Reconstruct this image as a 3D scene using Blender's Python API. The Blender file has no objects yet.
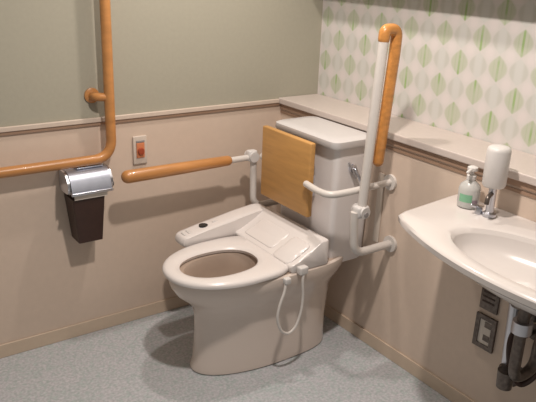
import bpy, bmesh, math, random
from mathutils import Vector, Matrix
random.seed(4)
C = bpy.context.scene.collection
PI = math.pi

# ------------------------------------------------------------ materials
def nt(name):
    m = bpy.data.materials.new(name); m.use_nodes = True
    n = m.node_tree.nodes; l = m.node_tree.links
    return m, n, l, n['Principled BSDF']
def mat(name, col, rough=.5, metal=0, var=.04, scale=40, bump=0, spec=.5, coat=0, stretch=None):
    m, n, l, b = nt(name)
    tc = n.new('ShaderNodeTexCoord'); mp = n.new('ShaderNodeMapping'); nz = n.new('ShaderNodeTexNoise')
    if stretch: mp.inputs['Scale'].default_value = stretch
    nz.inputs['Scale'].default_value = scale; nz.inputs['Detail'].default_value = 3
    l.new(tc.outputs['Object'], mp.inputs[0]); l.new(mp.outputs[0], nz.inputs['Vector'])
    r = n.new('ShaderNodeValToRGB')
    r.color_ramp.elements[0].position = .3; r.color_ramp.elements[1].position = .7
    r.color_ramp.elements[0].color = tuple(c*(1-var) for c in col)+(1,)
    r.color_ramp.elements[1].color = tuple(min(1, c*(1+var)) for c in col)+(1,)
    l.new(nz.outputs['Fac'], r.inputs[0]); l.new(r.outputs[0], b.inputs['Base Color'])
    b.inputs['Roughness'].default_value = rough; b.inputs['Metallic'].default_value = metal
    b.inputs['Specular IOR Level'].default_value = spec; b.inputs['Coat Weight'].default_value = coat
    if bump:
        bp = n.new('ShaderNodeBump'); bp.inputs['Strength'].default_value = bump; bp.inputs['Distance'].default_value = .003
        l.new(nz.outputs['Fac'], bp.inputs['Height']); l.new(bp.outputs[0], b.inputs['Normal'])
    return m
M = {}
M['upper'] = mat('painted_wall', (.38, .36, .29), .8, var=.02, scale=60, bump=.1)
M['lower'] = mat('beige_wall_panel', (.65, .525, .43), .55, var=.02, scale=30)
M['base'] = mat('cove_base', (.60, .48, .37), .5, var=.02)
M['trim'] = mat('trim_cap', (.62, .52, .44), .4, var=.02)
M['trimline'] = mat('trim_brown_shadow', (.36, .235, .165), .5, var=.05)  # brown trim strip, with the shadow line below the cap in its colour
M['ledge'] = mat('ledge_laminate', (.58, .51, .47), .4, var=.02)
M['ceil'] = mat('ceiling_board', (.75, .74, .70), .9, var=.02)
M['ceramic'] = mat('glazed_ceramic', (.68, .585, .52), .14, var=.01, scale=5, coat=.3)
M['seatp'] = mat('seat_plastic', (.74, .695, .675), .25, var=.01, scale=5)
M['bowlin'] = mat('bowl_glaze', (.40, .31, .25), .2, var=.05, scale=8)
M['tankp'] = mat('tank_plastic', (.78, .74, .73), .3, var=.01, scale=5)
M['lid'] = mat('tank_lid_plastic', (.61, .585, .58), .3, var=.01, scale=5)
M['white'] = mat('white_coated_tube', (.66, .62, .585), .35, var=.02)
M['whitep'] = mat('white_plastic', (.66, .635, .62), .4, var=.02)
M['sinkc'] = mat('basin_ceramic', (.68, .635, .61), .2, var=.01, scale=5, coat=.3)
M['wood'] = mat('varnished_wood', (.56, .245, .065), .32, var=.18, scale=9, stretch=(.6, 6, 6), coat=.2)
M['railwood'] = mat('varnished_handrail', (.50, .225, .072), .35, var=.14, scale=9, stretch=(.6, 3, 3), coat=.2)
M['panel'] = mat('veneer_panel', (.54, .29, .095), .42, var=.09, scale=7, stretch=(6, 1, 8))
M['chrome'] = mat('brushed_chrome', (.62, .63, .68), .28, 1, var=.04)
M['satin'] = mat('satin_steel', (.50, .53, .62), .42, .85, var=.04)
M['dkmetal'] = mat('dark_chrome', (.15, .125, .11), .35, .7, var=.3, scale=60)
M['brown'] = mat('dark_brown_plastic', (.045, .02, .014), .45, var=.1)
M['paper'] = mat('paper', (.68, .62, .56), .9, var=.03)
M['black'] = mat('black_display', (.008, .01, .012), .2, var=.1)
M['grey'] = mat('grey_print', (.30, .28, .28), .4, var=.05)
M['red'] = mat('red_button', (.36, .07, .03), .4, var=.1)
M['orange'] = mat('orange_surround', (.62, .22, .10), .4, var=.05)
M['plate'] = mat('switch_plate', (.62, .54, .47), .45, var=.02)
M['plate2'] = mat('wall_mounting_plate', (.66, .58, .50), .4, var=.02)
M['green'] = mat('green_label', (.22, .47, .30), .5, var=.1)
M['violet'] = mat('grey_label_print', (.33, .26, .30), .5, var=.1)
M['bottle'] = mat('translucent_bottle', (.66, .66, .64), .25, var=.02)
M['bottle'].node_tree.nodes['Principled BSDF'].inputs['Transmission Weight'].default_value = .25

def floor_mat():
    m, n, l, b = nt('mottled_vinyl_floor')
    tc = n.new('ShaderNodeTexCoord')
    a = n.new('ShaderNodeTexNoise'); a.inputs['Scale'].default_value = 90; a.inputs['Detail'].default_value = 4
    v = n.new('ShaderNodeTexVoronoi'); v.inputs['Scale'].default_value = 75
    big = n.new('ShaderNodeTexNoise'); big.inputs['Scale'].default_value = 9
    for t in (a, v, big): l.new(tc.outputs['Object'], t.inputs['Vector'])
    r = n.new('ShaderNodeValToRGB'); e = r.color_ramp.elements
    e[0].position = .35; e[0].color = (.41, .42, .44, 1); e[1].position = .65; e[1].color = (.56, .56, .585, 1)
    l.new(a.outputs['Fac'], r.inputs[0])
    r2 = n.new('ShaderNodeValToRGB'); e = r2.color_ramp.elements
    e[0].position = .2; e[0].color = (.85, .93, .90, 1); e[1].position = .6; e[1].color = (1, .985, 1, 1)
    l.new(v.outputs['Color'], r2.inputs[0])
    mx = n.new('ShaderNodeMixRGB'); mx.blend_type = 'MULTIPLY'; mx.inputs[0].default_value = 1
    l.new(r.outputs[0], mx.inputs[1]); l.new(r2.outputs[0], mx.inputs[2])
    r3 = n.new('ShaderNodeValToRGB'); e = r3.color_ramp.elements
    e[0].position = .3; e[0].color = (.95, .98, .97, 1); e[1].position = .7; e[1].color = (1, 1, 1, 1)
    l.new(big.outputs['Fac'], r3.inputs[0])
    m2 = n.new('ShaderNodeMixRGB'); m2.blend_type = 'MULTIPLY'; m2.inputs[0].default_value = 1
    l.new(mx.outputs[0], m2.inputs[1]); l.new(r3.outputs[0], m2.inputs[2])
    l.new(m2.outputs[0], b.inputs['Base Color']); b.inputs['Roughness'].default_value = .42
    return m
M['floor'] = floor_mat()

def wallpaper():
    m, n, l, b = nt('leaf_lattice_wallpaper')
    tc = n.new('ShaderNodeTexCoord'); sp = n.new('ShaderNodeSeparateXYZ'); l.new(tc.outputs['Object'], sp.inputs[0])
    def op(o, a, bb=None, c=None):
        x = n.new('ShaderNodeMath'); x.operation = o
        for i, v in enumerate((a, bb, c)):
            if v is None: continue
            if isinstance(v, (int, float)): x.inputs[i].default_value = v
            else: l.new(v, x.inputs[i])
        return x.outputs[0]
    Y, Z = sp.outputs[1], sp.outputs[2]
    P, Q = .094, .107
    def mr(src, a, b, lo=0, hi=1):
        x = n.new('ShaderNodeMapRange'); x.interpolation_type = 'SMOOTHSTEP'
        for i, q in enumerate((a, b, lo, hi)): x.inputs[i+1].default_value = q
        l.new(src, x.inputs[0]); return x.outputs[0]
    def mixc(f, c1, c2):
        x = n.new('ShaderNodeMixRGB'); l.new(f, x.inputs[0])
        for i, q in ((1, c1), (2, c2)):
            if isinstance(q, tuple): x.inputs[i].default_value = q
            else: l.new(q, x.inputs[i])
        return x.outputs[0]
    U, W = op('MULTIPLY', Y, PI/P), op('MULTIPLY', op('ADD', Z, .02), PI/Q)
    s = op('MULTIPLY', op('SINE', U), op('SINE', W)); cr = op('ABSOLUTE', op('MULTIPLY', op('COSINE', U), op('COSINE', W)))
    # upright pointed leaves in every cell of the lattice, greener in every other one
    cu = op('ABSOLUTE', op('SINE', U)); cw = op('ABSOLUTE', op('SINE', W))
    fu = op('DIVIDE', op('ARCCOSINE', op('MINIMUM', cu, 1)), PI)
    blade = mr(op('SUBTRACT', op('MULTIPLY', cw, .48), fu), -.05, .11)
    stroke = mr(op('COSINE', op('MULTIPLY', Y, 2*PI/(P/4))), -.5, .9)
    nz = n.new('ShaderNodeTexNoise'); nz.inputs['Scale'].default_value = 12
    l.new(tc.outputs['Object'], nz.inputs['Vector'])
    rnd = mr(nz.outputs['Fac'], .35, .65, .25, 1)
    core = mr(cu, .66, .97)
    odd = mr(s, -.05, .15)
    base = (.645, .615, .59, 1)
    leaf = mixc(odd, (.55, .545, .50, 1), (.51, .53, .43, 1))
    leaf = mixc(op('MULTIPLY', op('MULTIPLY', stroke, core), op('MULTIPLY', odd, rnd)), leaf, (.31, .44, .19, 1))
    leaf = mixc(op('MULTIPLY', op('MULTIPLY', core, .8), op('SUBTRACT', 1, odd)), leaf, (.62, .615, .59, 1))
    edge = mr(cr, .6, 1.0)
    c = mixc(edge, base, (.69, .64, .625, 1))
    c = mixc(blade, c, leaf)
    l.new(c, b.inputs['Base Color']); b.inputs['Roughness'].default_value = .75
    return m
M['wallpaper'] = wallpaper()

# ------------------------------------------------------------ mesh helpers
def link(name, bm, m, parent=None, smooth=True, angle=40):
    bmesh.ops.remove_doubles(bm, verts=bm.verts, dist=1e-6)
    bmesh.ops.recalc_face_normals(bm, faces=bm.faces)
    me = bpy.data.meshes.new(name); bm.to_mesh(me); bm.free()
    ms = m if isinstance(m, (list, tuple)) else [m]
    for x in ms: me.materials.append(x)
    o = bpy.data.objects.new(name, me); C.objects.link(o)
    if smooth:
        for p in me.polygons: p.use_smooth = True
        try: me.set_sharp_from_angle(angle=math.radians(angle))
        except Exception: pass
    if parent is not None:
        o.parent = parent; o.matrix_parent_inverse = Matrix.Translation(-parent.location)
    return o
def tag(o, label=None, cat=None, group=None, kind=None):
    if label: o['label'] = label
    if cat: o['category'] = cat
    if group: o['group'] = group
    if kind: o['kind'] = kind
    return o
def thing(name, label, cat, loc, group=None):
    o = bpy.data.objects.new(name, None); C.objects.link(o); o.location = loc; o.empty_display_size = .05
    return tag(o, label, cat, group)
def box(bm, x0, x1, y0, y1, z0, z1, bev=0, seg=3):
    r = bmesh.ops.create_cube(bm, size=1)
    for v in r['verts']:
        v.co = Vector(((x0+x1)/2+v.co.x*(x1-x0), (y0+y1)/2+v.co.y*(y1-y0), (z0+z1)/2+v.co.z*(z1-z0)))
    if bev:
        es = list({e for v in r['verts'] for e in v.link_edges})
        bmesh.ops.bevel(bm, geom=es, offset=bev, segments=seg, affect='EDGES', profile=.5)
    return bm
def B(*a, **k): return box(bmesh.new(), *a, **k)
def smooth_path(pts, n=8):
    P = [Vector(p) for p in pts]; out = []
    for i in range(len(P)-1):
        p0 = P[max(i-1, 0)]; p1 = P[i]; p2 = P[i+1]; p3 = P[min(i+2, len(P)-1)]
        for k in range(n):
            t = k/n
            out.append(.5*((2*p1)+(-p0+p2)*t+(2*p0-5*p1+4*p2-p3)*t*t+(-p0+3*p1-3*p2+p3)*t**3))
    out.append(P[-1]); return out
def fillet(pts, r, n=8):
    P = [Vector(p) for p in pts]; out = [P[0]]
    for i in range(1, len(P)-1):
        a = (P[i-1]-P[i]); b = (P[i+1]-P[i]); rr = min(r, a.length*.49, b.length*.49)
        A = P[i]+a.normalized()*rr; Bq = P[i]+b.normalized()*rr
        for k in range(n+1):
            t = k/n; out.append(A*(1-t)**2+P[i]*2*t*(1-t)+Bq*t*t)
    out.append(P[-1]); return out
def tube(bm, path, r, seg=16, caps=True, dome=False):
    path = [Vector(p) for p in path]
    rs = r if isinstance(r, (list, tuple)) else [r]*len(path)
    if dome:
        d0 = (path[0]-path[1]).normalized(); d1 = (path[-1]-path[-2]).normalized(); pre = []; post = []; pr = []; po = []
        for a in (80, 60, 40, 20):
            a = math.radians(a)
            pre.append(path[0]+d0*rs[0]*math.sin(a)); pr.append(rs[0]*math.cos(a))
            post.insert(0, path[-1]+d1*rs[-1]*math.sin(a)); po.insert(0, rs[-1]*math.cos(a))
        path = pre+path+post; rs = pr+list(rs)+po
    rings = []; prev = None
    for i, p in enumerate(path):
        t = (path[min(i+1, len(path)-1)]-path[max(i-1, 0)]).normalized()
        if prev is None:
            up = Vector((0, 0, 1)) if abs(t.z) < .9 else Vector((1, 0, 0)); nrm = t.cross(up).normalized()
        else: nrm = (prev-t*prev.dot(t)).normalized()
        prev = nrm; bn = t.cross(nrm)
        rings.append([bm.verts.new(p+(nrm*math.cos(2*PI*k/seg)+bn*math.sin(2*PI*k/seg))*rs[i]) for k in range(seg)])
    for a, b in zip(rings, rings[1:]):
        for k in range(seg): bm.faces.new((a[k], a[(k+1) % seg], b[(k+1) % seg], b[k]))
    if caps: bm.faces.new(rings[0][::-1]); bm.faces.new(rings[-1])
    return bm
def T(path, r, **k): return tube(bmesh.new(), path, r, **k)
def lathe(bm, cx, cy, prof, seg=32):
    tube_r = []
    for r, z in prof:
        tube_r.append([bm.verts.new((cx+r*math.cos(2*PI*k/seg), cy+r*math.sin(2*PI*k/seg), z)) for k in range(seg)])
    for a, b in zip(tube_r, tube_r[1:]):
        for k in range(seg): bm.faces.new((a[k], a[(k+1) % seg], b[(k+1) % seg], b[k]))
    bm.faces.new(tube_r[0][::-1]); bm.faces.new(tube_r[-1]); return bm
def loft(bm, loops, cap0=True, cap1=True):
    R = [[bm.verts.new(p) for p in lp] for lp in loops]; n = len(R[0])
    for a, b in zip(R, R[1:]):
        for k in range(n): bm.faces.new((a[k], a[(k+1) % n], b[(k+1) % n], b[k]))
    if cap0: bm.faces.new(R[0][::-1])
    if cap1: bm.faces.new(R[-1])
    return bm
def egg(xf, xb, yc, hw, z, n=72, wide=.56, ef=2.1, eb=3.2):
    """toilet outline: rounded towards -x (front), squarer towards +x (back)"""
    xc = xf+(xb-xf)*wide; out = []
    for k in range(n):
        a = 2*PI*k/n; c, s = math.cos(a), math.sin(a)
        if c < 0: e, L = ef, xc-xf
        else: e, L = eb, xb-xc
        out.append((xc+L*math.copysign(abs(c)**(2/e), c), yc+hw*math.copysign(abs(s)**(2/e), s), z))
    return out

# ------------------------------------------------------------ room
LD = .233; XL = -2.7; YN = -3.3; ZC = 2.45
def struct(name, bm, m, parent=None, smooth=False):
    o = link(name, bm, m, parent, smooth=smooth)
    if parent is None: o['kind'] = 'structure'
    return o
struct('floor', B(XL, .0, YN, 0, -.05, 0), M['floor'])
struct('ceiling', B(XL, LD, YN, 0, ZC, ZC+.05), M['ceil'])
# left-hand wall: lower beige panelling, upper paint
bm = bmesh.new(); box(bm, XL, LD+.1, 0, .08, 1.0, ZC); wl = struct('wall_left', bm, M['upper'])
bm = bmesh.new(); box(bm, XL, LD+.1, -.001, .08, 0, 1.0); o = struct('lower_panelling', bm, M['lower'], wl)
# right-hand wall: boxed-out lower lining, recessed papered wall
bm = bmesh.new(); box(bm, LD, LD+.1, YN, 0, 1.0, ZC); wr = struct('wall_right', bm, M['wallpaper'])
bm = bmesh.new(); box(bm, 0, LD+.1, YN, -.001, 0, 1.0); struct('lower_panelling', bm, M['lower'], wr)
bm = bmesh.new(); box(bm, .08, LD, YN, -.001, 1.62, ZC); struct('shade_soffit', bm, M['upper'], wr)  # unseen; added and shaped to cast the dark band atop the wallpaper
struct('trim_1', B(-.022, LD, YN, -.001, 1.0, 1.030, bev=.005), M['ledge'])
bm = bmesh.new(); box(bm, -.009, .0, YN, -.001, .975, .9995); struct('trim_2', bm, M['trimline'])  # brown strip; shade under the ledge is put into its colour
bm = bmesh.new(); box(bm, -.004, .0, YN, -.001, .952, .964); struct('trim_3', bm, M['trimline'])
struct('trim_4', B(XL, -.0225, -.016, -.001, 1.005, 1.025, bev=.003), M['trim'])
struct('trim_5', B(XL, -.0095, -.010, -.001, .992, 1.0045), M['trimline'])  # dark line painting in the shadow below the trim cap
struct('baseboard_left', B(XL, -.008, -.008, -.001, 0, .065, bev=.003), M['base'])
struct('baseboard_right', B(-.008, .0, YN, -.001, 0, .065, bev=.003), M['base'])

# ------------------------------------------------------------ toilet
AX = -.525
toilet = thing('toilet', 'cream floor-standing ceramic toilet with tall white tank and washing seat', 'toilet', (-.5, AX, 0))
secs = [(-.798, -.135, .145, 0), (-.804, -.13, .151, .006), (-.804, -.13, .151, .02), (-.793, -.13, .147, .05), (-.785, -.13, .146, .15), (-.785, -.12, .147, .26),
        (-.795, -.12, .154, .305), (-.825, -.11, .170, .34), (-.866, -.09, .191, .375), (-.888, -.07, .203, .41), (-.897, -.06, .208, .44), (-.893, -.06, .206, .452),
        (-.880, -.07, .196, .458)]
bm = bmesh.new()
loft(bm, [egg(a, b, AX, h, z) for a, b, h, z in secs], cap1=False)
# rim top turning into the inside of the bowl
inn = [(-.880, -.07, .196, .458), (-.83, -.48, .120, .458), (-.815, -.49, .112, .44), (-.80, -.50, .104, .40), (-.76, -.52, .085, .33), (-.70, -.55, .06, .28), (-.66, -.58, .03, .262)]
link('bowl', bm, M['ceramic'], toilet)
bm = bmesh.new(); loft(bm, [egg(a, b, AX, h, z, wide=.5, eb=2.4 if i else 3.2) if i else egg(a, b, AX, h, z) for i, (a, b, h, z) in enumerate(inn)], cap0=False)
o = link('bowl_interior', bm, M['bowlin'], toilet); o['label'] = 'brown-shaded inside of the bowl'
# seat ring
bm = bmesh.new()
def ringloop(t):  # t 0..1 around the cross section of the ring
    pass
out = lambda d, z: egg(-.912+d, -.395-d*.3, AX+.01, .218-d, z, wide=.58, eb=3.6)
inh = lambda d, z: egg(-.842-d, -.498+d, AX+.008, .120+d, z, wide=.5, ef=2.2, eb=2.3)
loops = [out(.012, .459), out(.002, .463), out(0, .472), out(.004, .481), out(.016, .487), inh(.028, .487), inh(.010, .484), inh(0, .475), inh(.004, .462), inh(.012, .459)]
loft(bm, loops+[loops[0]], False, False); link('seat', bm, M['seatp'], toilet)
# washing unit: sloped housing behind the seat
def profile_extrude(bm, prof, y0, y1, inset=.012):
    """prof: (x,z) outline; extruded along y with softened ends"""
    cx = sum(p[0] for p in prof)/len(prof); cz = sum(p[1] for p in prof)/len(prof)
    L = []
    for y, s in ((y0, inset), (y0+inset*.3, inset*.3), (y0+inset, 0), (y1-inset, 0), (y1-inset*.3, inset*.3), (y1, inset)):
        lp = []
        for x, z in prof:
            d = Vector((cx-x, cz-z)); q = d.normalized()*s
            lp.append((x+q.x, y, z+q.y))
        L.append(lp)
    return loft(bm, L)
def roundpoly(P, r, n=5):
    out = []; N = len(P)
    for i in range(N):
        a, b, c = Vector(P[i-1]), Vector(P[i]), Vector(P[(i+1) % N])
        u = a-b; w = c-b; rr = min(r, u.length*.45, w.length*.45)
        A = b+u.normalized()*rr; D = b+w.normalized()*rr
        for k in range(n+1):
            t = k/n; p = A*(1-t)**2+b*2*t*(1-t)+D*t*t; out.append(tuple(p))
    return out
bm = bmesh.new()
prof = roundpoly([(-.245, .455), (-.445, .455), (-.450, .490), (-.41, .503), (-.345, .535), (-.285, .572), (-.245, .572)], .012)
profile_extrude(bm, prof, -.726, -.262); washer = link('washing_unit', bm, M['seatp'], toilet)
bm = bmesh.new(); prof = roundpoly([(-.452, .490), (-.405, .520), (-.345, .548), (-.32, .555), (-.33, .53), (-.43, .47)], .012)
profile_extrude(bm, prof, -.70, -.58, .02); link('hinge_cover', bm, M['seatp'], washer)
bm = bmesh.new(); prof = roundpoly([(-.43, .500), (-.38, .522), (-.32, .552), (-.30, .54), (-.40, .48)], .01)
profile_extrude(bm, prof, -.545, -.33, .015); link('front_cover', bm, M['seatp'], washer)
# control arm at the far side
prof = roundpoly([(-.25, .455), (-.44, .455), (-.705, .462), (-.722, .480), (-.712, .509), (-.60, .532), (-.42, .562), (-.29, .575), (-.25, .570)], .014)
bm = bmesh.new(); profile_extrude(bm, prof, -.290, -.196, .02); arm = link('control_arm', bm, M['seatp'], toilet); arm['label'] = 'sloping control arm with a small black display'
def on_arm(x): # height of the arm top
    P = [(-.712, .509), (-.60, .532), (-.42, .562)]
    for (a, za), (b, zb) in zip(P, P[1:]):
        if a <= x <= b: return za+(zb-za)*(x-a)/(b-a)
    return .5
bm = bmesh.new()
tube(bm, [(-.590, -.243, on_arm(-.59)-.006), (-.590, -.243, on_arm(-.59)+.004)], .021, seg=24)
link('display', bm, M['black'], arm)
for i, x in enumerate((-.69, -.667)):
    bm = bmesh.new(); box(bm, x-.007, x+.007, -.262, -.225, on_arm(x)-.004, on_arm(x)+.003, bev=.002); link('button', bm, M['whitep'], arm)
bm = bmesh.new(); box(bm, -.545, -.515, -.25, -.24, on_arm(-.53)-.004, on_arm(-.53)+.003, bev=.001); link('button', bm, M['whitep'], arm)
# tank
tank_o = bmesh.new()
def rrect(x0, x1, y0, y1, r, z, n=6):
    P = roundpoly([(x0, y0), (x1, y0), (x1, y1), (x0, y1)], r, n); return [(a, b, z) for a, b in P]
TY0, TY1 = -.706, -.300
loft(tank_o, [rrect(-.198, -.011, TY0+.03, TY1-.03, .03, .415), rrect(-.209, -.011, TY0+.016, TY1-.016, .03, .43), rrect(-.215, -.011, TY0+.012, TY1-.012, .03, .48), rrect(-.220, -.011, TY0+.005, TY1-.005, .03, .70), rrect(-.222, -.011, TY0, TY1, .03, .972)])
tank = link('tank', tank_o, M['tankp'], toilet)
bm = bmesh.new()
loft(bm, [rrect(-.228, -.024, TY0-.004, TY1+.004, .03, .957), rrect(-.248, -.024, TY0-.016, TY1+.014, .035, .962), rrect(-.254, -.024, TY0-.02, TY1+.018, .04, .972),
          rrect(-.252, -.024, TY0-.018, TY1+.016, .04, .992), rrect(-.240, -.026, TY0-.006, TY1+.004, .04, .9985), rrect(-.20, -.05, TY0+.04, TY1-.04, .04, .9995)])
o = link('tank_lid', bm, M['lid'], toilet)
bm = bmesh.new(); lev_y = TY0
tube(bm, [(-.135, TY0+.012, .868), (-.135, TY0-.012, .868)], .018, seg=20); lv = link('flush_handle', bm, M['chrome'], tank)
bm = bmesh.new(); tube(bm, fillet([(-.135, TY0-.012, .868), (-.132, TY0-.022, .865), (-.108, TY0-.024, .822), (-.104, TY0-.024, .815)], .01), .0065, dome=True); link('lever', bm, M['chrome'], lv)
bm = bmesh.new(); tube(bm, [(-.155, TY0-.003, .893), (-.145, TY0-.016, .865), (-.128, TY0-.02, .83)], .0045, dome=True); link('lever', bm, M['grey'], lv)
# cord of the washing unit, hanging in a loop
bm = bmesh.new()
path = [(-.480, -.742, .452), (-.492, -.752, .435), (-.502, -.757, .400), (-.522, -.757, .345), (-.530, -.757, .285), (-.508, -.757, .225), (-.470, -.757, .200), (-.432, -.757, .222), (-.408, -.757, .285), (-.402, -.757, .36), (-.408, -.757, .43), (-.400, -.752, .475)]
tube(bm, smooth_path(path), .0062, seg=12); cord = link('cord', bm, M['white'], toilet); cord['label'] = 'cream cord hanging in a loop from the washing unit'
link('cord_grip', B(-.425, -.382, -.762, -.730, .458, .492, bev=.006), M['whitep'], toilet)
link('cord_grip', B(-.500, -.470, -.763, -.738, .435, .462, bev=.006), M['whitep'], toilet)

# ------------------------------------------------------------ backrest
back = thing('backrest', 'square tan wooden backrest panel held before the toilet tank on white tube', 'backrest', (-.3, -.465, .645))
bm = bmesh.new(); box(bm, -.304, -.276, -.630, -.276, .648, .976, bev=.006)
link('wood_panel', bm, M['panel'], back)
BZ = .815
for s, yy, pe in ((1, -.809, -.655), (0, -.222, -.27)):
    sg = -1 if s else 1
    path = [(-.003, yy, BZ), (-.20, yy, BZ), (-.262, yy, BZ), (-.296, (yy+pe)/2, BZ), (-.29, pe, BZ)] if s else [(-.003, yy, BZ), (-.262, yy, BZ), (-.275, (yy+pe)/2, BZ), (-.268, pe-.02, BZ)]
    if s: path = [(-.003, yy, BZ), (-.24, yy, BZ-.006), (-.322, yy+.02, BZ-.012), (-.330, -.72, BZ-.012), (-.318, -.632, BZ-.010)]
    link('support_tube', T(fillet(path, .05), .0145, dome=True), M['white'], back)
    link('wall_flange', T([(-.0005, yy, BZ), (-.012, yy, BZ)], .034, seg=24), M['white'], back)
# steel cross bars behind the panel, plugged onto the tube ends
link('back_bracket', B(-.2755, -.2245, -.58, -.36, .72, .76, bev=.003), M['chrome'], back)
link('back_bracket', B(-.2755, -.262, -.62, -.29, .80, .83, bev=.003), M['chrome'], back)

# ------------------------------------------------------------ near swing-up arm (raised)
YA = -.847
na = thing('grab_bar', 'raised upright swing arm, orange-brown wood grip and white pole, between tank and basin', 'grab bar', (0, YA, .54))
fr = [(-.003, YA, .545), (-.10, YA, .545), (-.218, YA, .545), (-.232, YA, .70), (-.232, YA, .735)]
link('mounting_frame', T(fillet(fr, .07), .0175), M['white'], na)
link('wall_flange', T([(-.0005, YA, .545), (-.013, YA, .545)], .036, seg=24), M['white'], na)
link('mounting_plate', B(-.008, -.0005, -.773, -.738, .52, .84, bev=.003), M['plate2'], na)
bm = bmesh.new(); box(bm, -.232, -.168, YA-.024, YA+.024, .708, .758, bev=.012); tube(bm, [(-.20, YA-.032, .733), (-.20, YA+.032, .733)], .024, seg=24)
hg = link('hinge', bm, M['whitep'], na)
link('hinge_pin', T([(-.20, YA-.038, .728), (-.20, YA-.030, .728)], .010), M['grey'], hg)
link('pole', T([(-.195, YA, .74), (-.160, YA, 1.415)], .0195), M['white'], na)
wp = [(-.160, YA, 1.418), (-.158, YA, 1.452), (-.094, YA, 1.452), (-.096, YA, 1.36), (-.128, YA, .935)]
link('wood_grip', T(fillet(wp, .034), .0225, dome=True), M['wood'], na)

# ------------------------------------------------------------ far swing arm (lowered)
YB = -.168
fa = thing('grab_bar', 'lowered horizontal swing arm with orange-brown wood grip, between backrest and left wall', 'grab bar', (0, YB, .54))
link('wood_grip', T([(-.915, YB, .796), (-.66, YB, .797), (-.42, YB, .798)], [.0285, .027, .0235], dome=True), M['railwood'], fa)
link('pole', T([(-.43, YB, .797), (-.29, YB, .797)], .0145), M['white'], fa)
bm = bmesh.new(); tube(bm, [(-.285, YB-.028, .802), (-.285, YB+.028, .802)], .025, seg=24); box(bm, -.31, -.262, YB-.018, YB+.018, .78, .832, bev=.008)
link('hinge', bm, M['whitep'], fa)
link('mounting_frame', T(fillet([(-.003, YB, .545), (-.27, YB, .545), (-.275, YB, .785)], .06), .0165), M['white'], fa)
link('wall_flange', T([(-.0005, YB, .545), (-.013, YB, .545)], .034, seg=24), M['white'], fa)

# ------------------------------------------------------------ L-shaped handrail on the left wall
hr = thing('handrail', 'L-shaped orange-brown wooden handrail fixed on the left wall', 'handrail', (-.935, 0, .857))
link('rail', T(fillet([(-2.3, -.062, .857), (-.939, -.062, .857), (-.939, -.062, 1.75)], .085, n=12), .0215, dome=True), M['railwood'], hr)
for z in (1.12, 1.66):
    bk = link('bracket', T(fillet([(-.992, -.008, z), (-.988, -.045, z), (-.945, -.060, z)], .03), [.018]*11), M['railwood'], hr)
    link('wall_rose', T([(-.992, -.0005, z), (-.992, -.007, z), (-.992, -.012, z)], [.032, .032, .022], seg=24), M['railwood'], bk)
for x in (-1.55, -2.15):
    bk = link('bracket', T(fillet([(x, -.008, .80), (x, -.045, .803), (x, -.060, .845)], .03), [.014]*11), M['railwood'], hr)
    link('wall_rose', T([(x, -.0015, .80), (x, -.010, .80)], .03, seg=24), M['railwood'], bk)

# ------------------------------------------------------------ paper holder and dark box below
ph = thing('toilet_paper_holder', 'shiny chrome toilet paper holder on the left wall beneath the handrail corner', 'paper holder', (-1.06, 0, .74))
bm = bmesh.new(); box(bm, -1.155, -.965, -.028, -.0015, .735, .826, bev=.004); link('back_plate', bm, M['chrome'], ph)
for x in (-1.158, -.972):
    prof = roundpoly([(-.02, .735), (-.118, .738), (-.126, .78), (-.09, .824), (-.02, .826)], .02)
    L = [[(xx, a, b) for a, b in prof] for xx in (x, x+.010)]
    link('side_cheek', loft(bmesh.new(), L), M['chrome'], ph)
bm = bmesh.new()
arc = smooth_path([(-.03, .824, 0), (-.075, .826, 0), (-.108, .812, 0), (-.124, .785, 0), (-.136, .752, 0), (-.137, .738, 0)], 4)
arc = [(p.x, p.y) for p in arc]
inner = [(-.070+(y+.070)*.94, .772+(z-.772)*.94) for y, z in arc][::-1]
L = [[(xx, a, b) for a, b in arc+inner] for xx in (-1.146, -.974)]
loft(bm, L); link('cover', bm, M['satin'], ph)
link('top_flap', B(-1.10, -.985, -.075, -.02, .829, .835, bev=.002), M['satin'], ph)
bm = bmesh.new(); box(bm, -1.15, -.97, -.143, -.132, .736, .748, bev=.003); link('tear_edge', bm, M['chrome'], ph)
bm = bmesh.new(); tube(bm, [(-1.142, -.072, .772), (-.976, -.072, .772)], .047, seg=32); link('paper_roll', bm, M['paper'], ph)
bm = bmesh.new(); box(bm, -1.135, -.992, -.1275, -.1255, .714, .745); link('paper_sheet', bm, M['paper'], ph)
bm = bmesh.new(); tube(bm, [(-.972, -.105, .757), (-.957, -.105, .757)], .012); link('side_knob', bm, M['black'], ph)
bm = bmesh.new()
loft(bm, [rrect(-1.118, -1.012, -.100, -.0015, .006, .505), rrect(-1.140, -1.000, -.118, -.0015, .006, .712)])
db = link('waste_box', bm, M['brown'], None); tag(db, 'small dark brown wall box hanging below the chrome paper holder', 'box')

# ------------------------------------------------------------ emergency call button
cb = thing('call_button', 'beige emergency call plate with red button on the left wall', 'call button', (-.783, 0, .79))
link('plate', B(-.817, -.750, -.012, -.0015, .792, .922, bev=.004), M['plate'], cb)
b1 = link('button_surround', B(-.803, -.764, -.017, -.011, .822, .892, bev=.003), M['orange'], cb)
link('button', T([(-.783, -.016, .853), (-.783, -.026, .853)], [.017, .014], seg=24), M['red'], b1)
link('indicator', B(-.803, -.764, -.017, -.011, .893, .902, bev=.001), M['grey'], cb)

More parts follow.
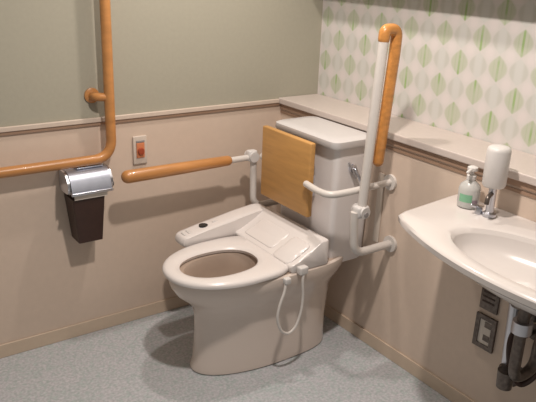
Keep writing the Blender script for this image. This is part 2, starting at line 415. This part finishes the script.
# ------------------------------------------------------------ wash basin
SZ = .872; YS = -1.735
sk = thing('wash_basin', 'white wall-hung wash basin with bowed front and sunken oval bowl', 'wash basin', (0, YS, .70))
def sink_outline(d, z, n=96):
    """closed loop: straight back along the wall, curved front; d = inset"""
    half = .545; pts = []
    for k in range(24):                                   # back, from left end to right end
        t = k/23; hb = half+.040-d; pts.append((-.0015, YS+hb-2*hb*t, z))
    def front(y): return -.360-.146*(1-(abs(y)/.545)**2)
    side = []
    for k in range(61):
        y = -(half-d)+2*(half-d)*k/60
        side.append((front(y)+d, YS+y, z))
    # rounded tips
    L = [(side[0][0]*.5, YS-half-.02+d, z)]+[(side[0][0]+.012, YS-half-.002+d, z)]+side[1:-1]+[(side[-1][0]+.012, YS+half+.002-d, z)]+[(side[-1][0]*.5, YS+half+.02-d, z)]
    pts += L
    return pts
def resample(loop, n):
    P = [Vector(p) for p in loop]; P.append(P[0]); L = [0]
    for a, b in zip(P, P[1:]): L.append(L[-1]+(b-a).length)
    out = []; j = 0
    for k in range(n):
        s = L[-1]*k/n
        while L[j+1] < s: j += 1
        t = (s-L[j])/max(1e-9, L[j+1]-L[j]); out.append(P[j].lerp(P[j+1], t))
    return out
def polar(loop, cx, cy, n=96):
    """resample by angle about (cx,cy) so that loops match up"""
    P = [Vector(p) for p in loop]; z = P[0].z; out = []
    for k in range(n):
        a = 2*PI*k/n; d = Vector((math.cos(a), math.sin(a))); best = None
        for i in range(len(P)):
            p = P[i]; q = P[(i+1) % len(P)]; e = Vector((q.x-p.x, q.y-p.y)); w = Vector((p.x-cx, p.y-cy))
            den = d.x*e.y-d.y*e.x
            if abs(den) < 1e-12: continue
            t = (w.x*e.y-w.y*e.x)/den; s = (w.x*d.y-w.y*d.x)/den
            if t > 0 and -1e-6 <= s <= 1+1e-6 and (best is None or t > best): best = t
        out.append((cx+d.x*best, cy+d.y*best, z))
    return out
BX, BYH, BXH = -.285, .340, .165
def oval(s, z, n=96, dx=0):
    # same angular sampling as polar()
    out = []
    for k in range(n):
        a = 2*PI*k/n; c, si = math.cos(a), math.sin(a)
        r = 1/math.sqrt((c/(BXH*s))**2+(si/(BYH*s))**2); out.append((BX+dx+c*r, YS+si*r, z))
    return out
SO = lambda d, z: polar(sink_outline(d, z), BX, YS)
bm = bmesh.new()
loft(bm, [oval(1.0, .828), oval(1.1, .832), SO(.045, .834), SO(.012, .836), SO(.002, .844), SO(0, .862), SO(.006, .870), SO(.014, SZ), oval(1.06, SZ), oval(1.0, SZ-.004), oval(.965, SZ-.018)], cap0=False, cap1=False)
link('counter', bm, M['sinkc'], sk)
bm = bmesh.new()
loft(bm, [oval(.965, SZ-.018), oval(.93, SZ-.045), oval(.83, SZ-.075), oval(.62, SZ-.095), oval(.35, SZ-.104), oval(.08, SZ-.107)], cap0=False)
loft(bm, [oval(1.0, .828), oval(.95, .808), oval(.84, .785), oval(.66, .765), oval(.4, .754), oval(.1, .752)], cap0=False)
link('bowl', bm, M['sinkc'], sk)
link('drain', T([(BX, YS, SZ-.1065), (BX, YS, SZ-.102)], .022, seg=24), M['chrome'], sk)

# waste pipe, trap, valves below the basin
tr = thing('drain_pipe', 'dark chrome trap and supply pipes beneath the wash basin', 'pipes', (-.12, -1.6, .3))
link('bracket_leg', T([(-.10, -1.530, .710), (-.10, -1.548, .335)], .019), M['chrome'], tr)
link('trap_nut', T([(-.24, -1.66, .60), (-.24, -1.66, .64)], .032, seg=12), M['chrome'], tr)
link('waste_pipe', T(fillet([(-.24, -1.66, .750), (-.24, -1.66, .42), (-.12, -1.66, .42), (-.12, -1.66, .55), (-.003, -1.66, .55)], .055), .019), M['dkmetal'], tr)
for y, z in ((-1.57, .48), (-1.60, .60)):
    link('supply_pipe', T(fillet([(-.003, y, z), (-.08, y, z), (-.08, y, .748)], .02), .009), M['dkmetal'], tr)
    v = link('stop_valve', T([(-.08, y, z-.035), (-.08, y, z+.03)], .016), M['dkmetal'], tr)
    link('valve_handle', T([(-.10, y, z), (-.13, y, z)], [.010, .018]), M['dkmetal'], v)
    link('wall_flange', T([(-.0015, y, z), (-.008, y, z)], .03, seg=24), M['dkmetal'], tr)
link('supply_hose', T(smooth_path([(-.08, -1.57, .55), (-.15, -1.575, .50), (-.16, -1.60, .40), (-.11, -1.62, .33), (-.08, -1.66, .40), (-.10, -1.68, .52), (-.12, -1.67, .60)]), .010, dome=True), M['brown'], tr)
link('trap_cap', T([(-.18, -1.60, .335), (-.18, -1.60, .40)], [.026, .03], seg=20), M['dkmetal'], tr)
link('lower_clamp', B(-.135, -.075, -1.61, -1.535, .315, .375, bev=.01), M['dkmetal'], tr)
link('lower_clamp', B(-.13, -.08, -1.60, -1.535, .60, .65, bev=.01), M['dkmetal'], tr)

# plates on the wall below the basin
p1 = thing('outlet_plate', 'solid dark metal wall plate just under the basin edge', 'wall plate', (0, -1.372, .49))
link('plate', B(-.010, -.0015, -1.416, -1.335, .470, .556, bev=.004), M['dkmetal'], p1)
for z in (.505, .525, .545): link('slot', B(-.012, -.0095, -1.400, -1.347, z-.003, z+.003), M['brown'], p1)
p2 = thing('power_outlet', 'pale wall outlet with dark square rim beneath the solid dark plate', 'outlet', (0, -1.38, .31))
bm = bmesh.new()
for a in ((-1.422, -1.332, .310, .328), (-1.422, -1.332, .430, .448), (-1.422, -1.404, .328, .430), (-1.350, -1.332, .328, .430)): box(bm, -.012, -.0015, *a)
link('rim', bm, M['dkmetal'], p2)
link('face', B(-.007, -.0015, -1.404, -1.350, .328, .430), M['paper'], p2)
for z in (.356, .412): link('socket', B(-.0085, -.0065, -1.400, -1.372, z-.012, z+.012), M['dkmetal'], p2)

# soap bottle
sx, sy = -.085, -1.272
sb = thing('soap_bottle', 'short white pump soap bottle with green label on the basin', 'soap bottle', (sx, sy, SZ))
pr = [(.030, SZ+.0005), (.037, SZ+.004), (.039, SZ+.02), (.039, SZ+.068), (.034, SZ+.084), (.018, SZ+.098), (.014, SZ+.104)]
link('bottle', lathe(bmesh.new(), sx, sy, pr), M['bottle'], sb)
def label_patch(a0, a1, z0, z1, r, n=10):
    bm = bmesh.new(); L = []
    for k in range(n+1):
        a = a0+(a1-a0)*k/n; c, s = math.cos(a), math.sin(a)
        L.append([bm.verts.new((sx+r*c, sy+r*s, z0)), bm.verts.new((sx+r*c, sy+r*s, z1))])
    for a, b in zip(L, L[1:]): bm.faces.new((a[0], b[0], b[1], a[1]))
    return bm
link('label', label_patch(math.radians(165), math.radians(235), SZ+.026, SZ+.055, .0395), M['green'], sb)
link('label', label_patch(math.radians(236), math.radians(270), SZ+.014, SZ+.036, .0395), M['violet'], sb)
link('pump_collar', lathe(bmesh.new(), sx, sy, [(.017, SZ+.1035), (.017, SZ+.118), (.008, SZ+.121), (.006, SZ+.135)]), M['whitep'], sb)
bm = bmesh.new(); lathe(bm, sx, sy, [(.017, SZ+.135), (.019, SZ+.139), (.018, SZ+.148), (.010, SZ+.152)]); tube(bm, [(sx, sy, SZ+.143), (sx-.04, sy-.012, SZ+.138)], .006, dome=True)
link('pump_head', bm, M['whitep'], sb)

# tap with white cylindrical dispenser head
tx, ty = -.098, -1.376
fd = thing('soap_dispenser', 'tall white cylinder dispenser on a chrome stem at the back of the basin', 'dispenser', (tx, ty, SZ))
link('stem', lathe(bmesh.new(), tx, ty, [(.024, SZ+.0005), (.024, SZ+.012), (.014, SZ+.018), (.013, SZ+.13)]), M['chrome'], fd)
link('reservoir', lathe(bmesh.new(), tx, ty, [(.020, SZ+.108), (.035, SZ+.110), (.040, SZ+.118), (.040, SZ+.236), (.037, SZ+.246), (.030, SZ+.251), (.010, SZ+.253)], 40), M['whitep'], fd)
link('spout', T(fillet([(tx, ty, SZ+.085), (tx-.05, ty-.02, SZ+.085), (tx-.055, ty-.022, SZ+.06)], .012), .008), M['dkmetal'], fd)
hx, hy = -.11, -1.34
fc = thing('tap', 'small chrome tap lever beside the soap dispenser stem', 'tap', (hx, hy, SZ))
link('body', lathe(bmesh.new(), hx, hy, [(.013, SZ+.0005), (.013, SZ+.02), (.010, SZ+.026)]), M['chrome'], fc)
link('lever', T([(hx, hy, SZ+.024), (hx-.03, hy+.01, SZ+.034)], .005, dome=True), M['chrome'], fc)

# ------------------------------------------------------------ light
def area(name, loc, size, power, col, target=None):
    d = bpy.data.lights.new(name, 'AREA'); d.shape = 'DISK'; d.size = size; d.energy = power; d.color = col
    o = bpy.data.objects.new(name, d); C.objects.link(o); o.location = loc
    if target: o.rotation_euler = (Vector(target)-Vector(loc)).to_track_quat('-Z', 'Y').to_euler()
    return o
area('ceiling_downlight', (-.48, -.50, 2.40), .09, 11.5, (1, .90, .82))
area('ceiling_downlight', (-.92, -1.35, 2.40), .10, 31, (1, .90, .82))
w = bpy.data.worlds.new('world'); bpy.context.scene.world = w; w.use_nodes = True
w.node_tree.nodes['Background'].inputs[0].default_value = (1, .95, .88, 1); w.node_tree.nodes['Background'].inputs[1].default_value = .22

# ------------------------------------------------------------ camera
F, yaw, pitch, roll = 664.94, .94862, .34969, .039015
f = Vector((math.cos(pitch)*math.cos(yaw), math.cos(pitch)*math.sin(yaw), -math.sin(pitch)))
r = f.cross(Vector((0, 0, 1))).normalized(); u = r.cross(f)
r2 = r*math.cos(roll)+u*math.sin(roll); u2 = -r*math.sin(roll)+u*math.cos(roll)
cd = bpy.data.cameras.new('camera'); cam = bpy.data.objects.new('camera', cd); C.objects.link(cam)
cd.sensor_width = 36; cd.lens = F/536*36; cd.clip_start = .05
Rm = Matrix((r2, u2, -f)).transposed().to_4x4()
cam.matrix_world = Matrix.Translation((-1.98762, -2.68905, 1.68682)) @ Rm
bpy.context.scene.camera = cam
sc = bpy.context.scene
sc.view_settings.view_transform = 'Standard'; sc.view_settings.look = 'None'; sc.view_settings.exposure = 0
